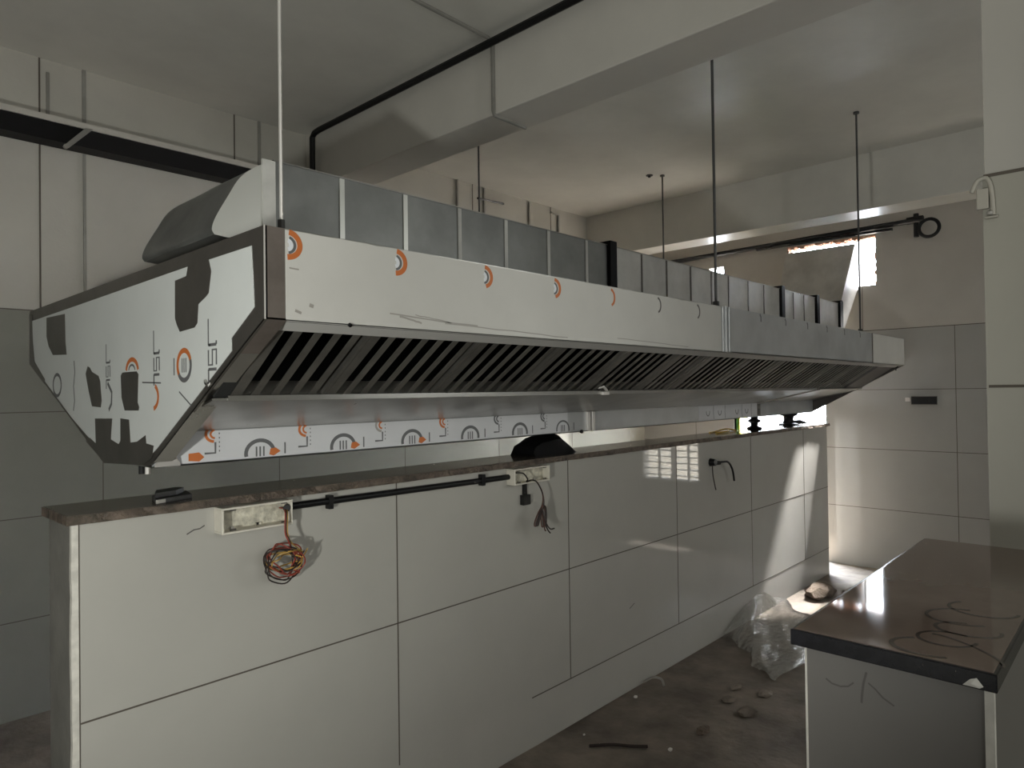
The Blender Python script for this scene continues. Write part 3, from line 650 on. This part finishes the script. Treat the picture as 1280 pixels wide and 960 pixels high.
# switch plate on the far wall
t = thing('switch_plate', (XF - .01, 1.5, 1.57), 'small dark recessed switch plate on the far tiled wall', 'switch plate')
mb = MB(); mb.box(6.978, 6.995, 1.40, 1.60, 1.535, 1.613, BLACK); mb.box(6.974, 6.979, 1.40, 1.60, 1.607, 1.613, STEEL_BARE); mb.box(6.974, 6.979, 1.40, 1.60, 1.535, 1.541, STEEL_BARE); mb.build('plate', t)
mb = MB(); mb.box(6.974, 6.979, 1.46, 1.54, 1.555, 1.595, BLACK); mb.build('module', t)
mb = MB(); mb.box(6.982, 6.995, 1.61, 1.65, 1.565, 1.60, RODW); mb.build('cover_tab', t)['label'] = 'bright tab at its left end'

# ------------------------------------------------------------------ electrical boxes on the half wall
def switch_box(x0, x1, yo, z0, z1, label, th=.007):
    t = thing('switch_box', ((x0 + x1) / 2, HY, z0), label, 'switch box', 'open white switch boxes on the half wall')
    mb = MB()
    mb.box(x0, x1, yo, HY, z0, z0 + th, WHITEP); mb.box(x0, x1, yo, HY, z1 - th, z1, WHITEP)
    mb.box(x0, x0 + th, yo, HY, z0 + th, z1 - th, WHITEP); mb.box(x1 - th, x1, yo, HY, z0 + th, z1 - th, WHITEP); mb.build('box_frame', t, bevel=.0015)
    mb = MB(); mb.box(x0 + th, x1 - th, HY - .012, HY - .001, z0 + th, z1 - th, BOXIN)
    rr = random.Random(int(x0 * 100))
    for k in range(7):
        a = x0 + th + rr.uniform(0, x1 - x0 - 3 * th); b = z0 + th if k % 2 else z1 - th - .008
        mb.box(a, a + rr.uniform(.008, .03), HY - .02, HY - .012, b, b + .008, BOXIN if k % 3 else SMUDGE)
    mb.build('box_back', t)['label'] = 'pale mortar in the box'
    for a in (x0 + .03, x1 - .035):
        for zz in (z1 - th - .006, z0 + th):
            mb = MB(); mb.box(a, a + .02, yo + .01, yo + .014, zz, zz + .006, STEEL_BARE); mb.build('mounting_tab', t)
    return t
switch_box(.935, 1.176, 2.132, 1.263, 1.346, 'long open white switch box with the tangled wire coil hanging from it')
switch_box(2.285, 2.535, 2.138, 1.270, 1.344, 'small open white switch box above the hanging black plug')
t = thing('black_conduit', (1.7, 2.177, 1.31), 'straight black conduit clipped between the two white switch boxes', 'conduit')
mb = MB(); mb.tube([(1.176, 2.176, 1.316), (2.285, 2.178, 1.307)], .0125, BLACK, 12); mb.build('pipe', t, smooth=True)
for x in (1.344, 2.112):
    mb = MB(); mb.box(x - .009, x + .009, 2.160, HY, 1.287, 1.337, BLACK); mb.build('clip', t, bevel=.002)
mb = MB(); mb.tube([(1.166, 2.15, 1.32), (1.155, 2.135, 1.318)], .012, BLACK, 10); mb.build('conduit_end', t)

# first wire bundle: tangled loose coil
def coil(cx, cy, cz, r, seed, turns, squash=1., th=.0022):
    rr = random.Random(seed); pts = []
    for k in range(turns * 8):
        a = k * 2 * PI / 8 + rr.uniform(-.15, .15)
        if k % 8 == 0: ox, oz, el, tl = rr.uniform(-.016, .016), rr.uniform(-.012, .012), rr.uniform(.45, 1.), rr.uniform(-.9, .9)
        q = r * rr.uniform(.86, 1.08); e, g_ = q * math.cos(a) * squash, q * math.sin(a) * el
        pts.append((cx + ox + e * math.cos(tl) - g_ * math.sin(tl), cy + rr.uniform(-.03, .02), cz + oz + e * math.sin(tl) + g_ * math.cos(tl)))
    return pts
t = thing('wire_bundle', (1.14, 2.13, 1.10), 'tangled coil of red, yellow and black wires hanging from the long switch box', 'wires')
start = [(1.156, 2.179, 1.316), (1.155, 2.145, 1.315), (1.145, 2.118, 1.30), (1.140, 2.112, 1.262), (1.142, 2.112, 1.235), (1.155, 2.112, 1.205)]
cfgs = [('red_wire', W_RED, 21, 4, 1.15), ('black_wire', W_BLK, 22, 5, 1.2), ('yellow_wire', W_YEL, 23, 3, 1.1)]
for nm, m, sd, tn, sq in cfgs:
    o = (sd - 22) * .004
    pts = [(x + o, y, z) for x, y, z in start] + coil(1.128, 2.112, 1.148, .054, sd, tn, sq)
    pts.append((1.20 + o * 3, 2.10, 1.175 + o))
    mb = MB(); mb.tube(smooth_path(pts, 6), .0024, m, 6); mb.build(nm, t, smooth=True)
t = thing('wire_bundle', (2.44, 2.13, 1.05), 'folded bundle of dark brown wires hanging from the small switch box', 'wires')
for nm, m, sd in (('reddish_wire', W_BRN, 1), ('black_wire', W_BLK, 2), ('brown_wire', W_BLK, 3)):
    o = (sd - 2) * .006
    pts = [(2.310, 2.179, 1.325), (2.315, 2.155, 1.325), (2.335, 2.130, 1.322), (2.355, 2.122, 1.295), (2.345, 2.12, 1.284), (2.385, 2.118, 1.288), (2.415, 2.112, 1.27), (2.445, 2.108, 1.215), (2.443 + o, 2.106, 1.165),
           (2.41 + o * 2, 2.10, 1.13), (2.385 + o * 2, 2.10, 1.085), (2.40 + o, 2.102, 1.082), (2.435, 2.104, 1.155), (2.455 + o, 2.104, 1.15), (2.452 + o, 2.10, 1.08), (2.44 + o * 2, 2.102, 1.068), (2.437 + o * 2, 2.104, 1.14), (2.445 + o, 2.10, 1.09), (2.46 + o * 3, 2.095, 1.05), (2.475 + o * 5, 2.09, 1.03 + abs(o) * 3)]
    mb = MB(); mb.tube(smooth_path(pts, 6), .0034, m, 6); mb.build(nm, t, smooth=True)
t = thing('black_plug', (2.40, 2.17, 1.15), 'small black plug hanging on a short stem below the small switch box', 'plug')
mb = MB(); mb.box(2.374, 2.424, 2.165, HY, 1.165, 1.212, BLACK); mb.build('plug_body', t, bevel=.002)
mb = MB(); mb.box(2.390, 2.406, 2.172, HY, 1.212, 1.270, BLACK); mb.build('stem', t)
t = thing('cable_outlet', (4.28, HY, 1.2), 'black cable outlet with two loose tails on the half wall near the reflected grille', 'cable outlet')
mb = MB(); mb.tube([(4.275, HY, 1.207), (4.275, 2.15, 1.207)], [.027, .022], BLACK, 12); mb.tube([(4.30, 2.165, 1.200), (4.34, 2.155, 1.20)], .014, BLACK, 8); mb.build('grommet', t, smooth=True)
mb = MB(); mb.tube(smooth_path([(4.30, 2.16, 1.205), (4.36, 2.14, 1.205), (4.44, 2.14, 1.195), (4.50, 2.14, 1.14), (4.525, 2.14, 1.06)], 6), .007, BLACK, 8); mb.build('cable', t, smooth=True)
mb = MB(); mb.tube(smooth_path([(4.265, 2.17, 1.20), (4.262, 2.165, 1.12), (4.30, 2.165, 1.02)], 6), .004, W_BLK, 6); mb.build('thin_wire', t, smooth=True)

# ------------------------------------------------------------------ things lying on the ledge
LZ = 1.3748
def slab_poly(pts, z0, z1): return [(x, y, z0) for x, y in pts], (0, 0, z1 - z0)
mb = MB(); p, o = slab_poly([(.765, 2.20), (.885, 2.235), (.905, 2.33), (.79, 2.305)], LZ, LZ + .015); mb.prism(p, o, SLATE); mb.hexa([(.764, 2.199, LZ + .001), (.795, 2.206, LZ + .001), (.795, 2.206, LZ + .013), (.764, 2.199, LZ + .013)], [(.766, 2.203, LZ + .001), (.796, 2.209, LZ + .001), (.796, 2.209, LZ + .013), (.766, 2.203, LZ + .013)], SLATE_E)
tag(mb.build('tile_offcut', bevel=.0015), 'lower dark flat offcut lying on the near end of the ledge', 'offcut', 'dark offcuts stacked on the ledge')
mb = MB(); p, o = slab_poly([(.770, 2.225), (.84, 2.245), (.885, 2.30), (.87, 2.325), (.80, 2.30)], LZ + .0152, LZ + .031); mb.prism(p, o, SLATE)
tag(mb.build('tile_offcut', bevel=.0015), 'upper dark flat offcut stacked on another at the near end of the ledge', 'offcut', 'dark offcuts stacked on the ledge')
# black rounded sack
def sack():
    prof = [(2.55, 0), (2.552, .03), (2.568, .065), (2.62, .092), (2.72, .108), (2.78, .104), (2.815, .075), (2.85, .045), (2.89, 0)]
    mb = MB(); nj = 7; V = []
    for x, h in prof:
        for j in range(nj):
            a = PI * j / (nj - 1); V.append((x, 2.33 - .085 * math.cos(a), LZ + max(h, .003) * (math.sin(a) ** .5 if 0 < j < nj - 1 else 0)))
    F = [(i * nj + j, i * nj + j + 1, (i + 1) * nj + j + 1, (i + 1) * nj + j) for i in range(len(prof) - 1) for j in range(nj - 1)]
    F += [(i * nj + nj - 1, i * nj, (i + 1) * nj, (i + 1) * nj + nj - 1) for i in range(len(prof) - 1)]
    F += [tuple(range(nj)), tuple((len(prof) - 1) * nj + j for j in range(nj - 1, -1, -1))]
    mb.add(V, F, BLACKM); return mb.build('black_sack', smooth=True)
tag(sack(), 'black rounded sack lying on the ledge under the middle of the hood', 'sack')
mb = MB(); mb.tube(smooth_path([(4.66, 2.34, LZ + .006), (4.78, 2.33, LZ + .008), (4.90, 2.36, LZ + .007), (5.02, 2.41, LZ + .006)], 6), .006, YEL, 6); mb.tube(smooth_path([(4.68, 2.40, LZ + .005), (4.82, 2.42, LZ + .006), (4.95, 2.40, LZ + .018), (5.04, 2.36, LZ + .006)], 6), .005, YEL, 6)
tag(mb.build('yellow_cord', smooth=True), 'yellow cord lying loose on the ledge near the doorway', 'cord')
def lathe(prof, x, y, z, m, seg=14):
    mb = MB(); n = len(prof); V = [(x + r * math.cos(2 * PI * k / seg), y + r * math.sin(2 * PI * k / seg), z + h) for r, h in prof for k in range(seg)]
    F = [(i * seg + k, i * seg + (k + 1) % seg, (i + 1) * seg + (k + 1) % seg, (i + 1) * seg + k) for i in range(n - 1) for k in range(seg)]
    F += [tuple(range(seg - 1, -1, -1)), tuple((n - 1) * seg + k for k in range(seg))]
    return mb.add(V, F, m)
mb = lathe([(.055, 0), (.06, .012), (.028, .03), (.03, .05), (.05, .06), (.05, .075), (.028, .085), (.03, .10), (.055, .108), (.055, .122)], 5.30, 2.33, LZ, BLACKM)
tag(mb.build('black_fitting', smooth=True), 'black upright spool shaped fitting on the ledge beside the yellow cord', 'pipe fitting', 'black fittings on the far end of the ledge')
mb = lathe([(.085, 0), (.08, .014), (.05, .022), (.04, .05), (.045, .075), (.075, .09), (.075, .118)], 6.03, 2.34, LZ, BLACKM)
mb.tube([(6.05, 2.33, LZ + .022), (6.17, 2.30, LZ + .026), (6.27, 2.28, LZ + .012)], [.018, .022, .008], BLACKM, 8)
tag(mb.build('black_fitting', smooth=True), 'black fitting with a pointed arm on the ledge at the far end', 'pipe fitting', 'black fittings on the far end of the ledge')

# ------------------------------------------------------------------ floor items
def sheet():
    rr = random.Random(9); nu, nv = 40, 30; V = []
    U0 = Vector((4.38, 2.172, .01)); du = Vector((1.0, -.03, 0)); dv = Vector((-.42, -.58, 0))
    ph = [(rr.uniform(4, 20), rr.uniform(4, 20), rr.uniform(0, 6), rr.uniform(.010, .026)) for _ in range(12)]
    tri = lambda q: abs(((q / PI) % 2) - 1)          # sharp folds
    for i in range(nu + 1):
        for j in range(nv + 1):
            u, v = i / nu, j / nv; p = U0 + du * u + dv * v
            h = sum(a * tri(fu * u + fv * v + c) for fu, fv, c, a in ph)
            env = max(0, math.sin(PI * min(1, max(0, u)))) ** .5
            z = .006 + h * env * (1 - .45 * v) * .8 + .06 * env * (1 - v) ** 2.2
            wob = .05 * math.sin(6 * v + 3 * u) + .03 * math.sin(17 * v)
            V.append((p.x + wob + rr.uniform(-.006, .006), min(p.y + .04 * math.sin(9 * u + 2 * v) * v, 2.184), z))
    F = [(i * (nv + 1) + j, (i + 1) * (nv + 1) + j, (i + 1) * (nv + 1) + j + 1, i * (nv + 1) + j + 1) for i in range(nu) for j in range(nv)]
    mb = MB(); mb.add(V, F, CLEAR); o = mb.build('plastic_sheet')
    return o
tag(sheet(), 'crumpled clear plastic sheet on the dirt floor against the half wall', 'plastic sheet')
def rock(x, y, sx, sy, sz, seed, m, name, label, cat, group=None):
    rr = random.Random(seed); bm = bmesh.new(); bmesh.ops.create_icosphere(bm, subdivisions=2, radius=1)
    for v in bm.verts:
        k = 1 + rr.uniform(-.22, .22); v.co = Vector((x + v.co.x * sx * k, y + v.co.y * sy * k, max(-.004, sz * .55 + v.co.z * sz * k)))
    me = bpy.data.meshes.new(name); bm.to_mesh(me); bm.free(); me.materials.append(m)
    o = bpy.data.objects.new(name, me); COL.objects.link(o); return tag(o, label, cat, group)
rock(5.78, 2.02, .20, .10, .06, 2, STONE, 'earth_clod', 'dark clod of earth on the lit floor near the end of the half wall', 'earth clod')
rock(6.0, 1.86, .12, .04, .025, 3, STONE, 'wood_scrap', 'thin dark scrap on the lit floor beyond the earth clod', 'scrap')
for k, (x, y, r, lab) in enumerate(((2.67, 1.963, .010, 'white chip on the floor beside the dark stick'), (2.855, 1.69, .012, 'white chip lying alone in the middle of the dirt floor'), (2.70, 2.08, .007, 'tiny white chip on the floor near the half wall'), (3.22, 2.12, .012, 'white chip at the foot of the half wall beside the pale shaving'))):
    rock(x, y, r, r * .8, r * .6, 30 + k, CHIP, 'plaster_chip', lab, 'chip', 'white chips on the floor')
mb = MB(); mb.tube(smooth_path([(2.62, 1.99, .008), (2.70, 1.92, .008), (2.75, 1.84, .009), (2.80, 1.78, .008)], 5), .008, W_BLK, 6); tag(mb.build('dark_stick', smooth=True), 'thin dark curved stick lying on the dirt floor', 'stick')
rock(3.12, 1.66, .05, .03, .012, 41, STONE, 'earth_clod', 'flat dark clod in the middle of the dirt floor', 'earth clod')
mb = MB(); mb.tube(smooth_path([(3.38, 2.17, .02), (3.42, 2.13, .045), (3.46, 2.10, .03), (3.44, 2.07, .006)], 5), .007, SMUDGE, 6); tag(mb.build('plastic_shaving', smooth=True), 'pale curled shaving on the floor at the foot of the half wall', 'shaving')
for k, (x, y, a, b, c) in enumerate(((3.72, 1.60, .05, .035, .016), (3.45, 1.58, .06, .04, .016), (3.52, 1.72, .045, .03, .012), (3.70, 1.76, .05, .025, .010))):
    rock(x, y, a, b, c, 50 + k, FLOOR, 'earth_clod', ('low clod of earth on the floor beside the short half wall', 'low clod of earth on the floor beside the short half wall', 'low clod of earth on the floor beside the short half wall', 'low clod of earth on the floor beside the short half wall')[k], 'earth clod', 'low clods by the short half wall')

# ------------------------------------------------------------------ outside the doorway
mb = MB(); mb.box(7.24, 16, -6, 12, -.3, -.05, OUTG); tag(struct(mb.build('ground_outside')))
mb = MB(); mb.box(8.7, 8.9, -4, 1.9, -.1, 1.25, REFLECTOR); struct(mb.build('wall_reflector'))  # low pale wall added to brighten the mirrored grille window
t = thing('shop_signboard', (9.2, 3.6, 0), 'white shop signboard with small lettering outside the doorway', 'signboard')
mb = MB(); mb.box(9.0, 9.06, 3.16, 4.30, .6, 1.9, SIGNW); mb.build('board', t)
mb = MB(); mb.box(8.985, 9.0, 4.16, 4.26, .6, 1.9, SIGNG); mb.box(8.985, 9.0, 4.06, 4.15, .6, 1.9, SIGNY); mb.build('side_stripes', t)['label'] = 'green and yellow stripes at one edge'
pr = Print((9.0, 0, 0), (0, -1, 0), (0, 0, 1), (-1, 0, 0), .003)
rs = random.Random(8); y = -3.86
while y < -3.30:
    h = rs.uniform(.025, .045); pr.stroke([(y, 1.235), (y + rs.uniform(-.006, .012), 1.235 + h)], .009, SIGNB); pr.stroke([(y, 1.24 + rs.uniform(0, h)), (y + .02, 1.24 + rs.uniform(0, h))], .008, SIGNB); y += rs.uniform(.02, .034)
pr.stroke([(-3.82, 1.17), (-3.66, 1.17)], .012, SIGNB); pr.arc(-3.50, 1.36, .03, .03, 60, 300, .012, SIGNB)
pr.mb.build('lettering', t)
for yy in (3.3, 4.15):
    mb = MB(); mb.box(9.06, 9.10, yy - .02, yy + .02, -.06, 1.9, STEEL_BARE); mb.build('post', t)
mb = MB(); mb.box(8.6, 8.7, 3.02, 3.72, 0, 1.135, SIGNR); mb.box(8.58, 8.72, 3.0, 3.74, 1.12, 1.14, SIGNR); mb.box(8.6, 8.7, 3.02, 3.72, -.06, .02, SIGNR)
tag(mb.build('maroon_box'), 'low maroon box standing outside the doorway', 'box')

# ------------------------------------------------------------------ camera
Mx = [[0.6848625615057466, -0.728547330460556, -0.013492928762319093], [-0.000817118372230953, 0.017749272262673827, -0.9998421353652345], [0.7286718082685464, 0.6847654712475967, 0.01156050265791856]]
cam = bpy.data.cameras.new('camera'); co = bpy.data.objects.new('camera', cam); COL.objects.link(co)
r, d, f = map(Vector, Mx); u, b = -d, -f
co.matrix_world = Matrix(((r.x, u.x, b.x, 0), (r.y, u.y, b.y, 0), (r.z, u.z, b.z, 1.7), (0, 0, 0, 1)))
cam.sensor_width = 36; cam.lens = 853.136 / 1280 * 36; cam.clip_start = .02
S.camera = co

# ------------------------------------------------------------------ light
W = bpy.data.worlds.new('sky'); S.world = W; W.use_nodes = True
bg = W.node_tree.nodes['Background']; bg.inputs['Color'].default_value = (.82, .90, 1, 1); bg.inputs['Strength'].default_value = 135.
def area(name, loc, target, sx, sy, power, color, spread=180):
    l = bpy.data.lights.new(name, 'AREA'); l.shape = 'RECTANGLE'; l.size = sx; l.size_y = sy; l.energy = power; l.color = color; l.spread = math.radians(spread)
    o = bpy.data.objects.new(name, l); COL.objects.link(o); o.location = loc
    o.rotation_euler = (Vector(target) - Vector(loc)).to_track_quat('-Z', 'Y').to_euler(); return o
def spot(name, loc, target, power, color, cone, blend, rad):
    l = bpy.data.lights.new(name, 'SPOT'); l.energy = power; l.color = color; l.spot_size = math.radians(cone); l.spot_blend = blend; l.shadow_soft_size = rad
    o = bpy.data.objects.new(name, l); COL.objects.link(o); o.location = loc
    o.rotation_euler = (Vector(target) - Vector(loc)).to_track_quat('-Z', 'Y').to_euler(); return o
spot('work_lamp', (-.83, .40, 1.20), (2.0, 2.95, 2.85), 340, (.985, 1, .93), 112, .7, .06)
area('rear_fill', (.15, -2.7, 2.3), (1.5, 2.2, 1.6), 2.0, 1.6, 85, (.975, 1, .935))  # fill light added behind the camera, no opening there
area('side_daylight', (4.7, -2.7, 2.6), (4.4, 2.2, 1.4), 2.4, 1.0, 85, (.975, 1, .95))
sun = bpy.data.lights.new('sun', 'SUN'); sun.energy = 1350; sun.angle = math.radians(13); sun.color = (1, .98, .95)
so = bpy.data.objects.new('sun', sun); COL.objects.link(so); so.rotation_euler = Vector((-1.3, .24, -2.3)).to_track_quat('-Z', 'Y').to_euler()

# ------------------------------------------------------------------ view
vs = S.view_settings; vs.view_transform = 'Standard'; vs.look = 'None'; vs.gamma = 1; vs.exposure = -1.35; vs.use_curve_mapping = False
S.cycles.use_denoising = True; S.cycles.max_bounces = 10; S.cycles.diffuse_bounces = 5; S.cycles.glossy_bounces = 5; S.cycles.transparent_max_bounces = 12
S.cycles.sample_clamp_indirect = 6
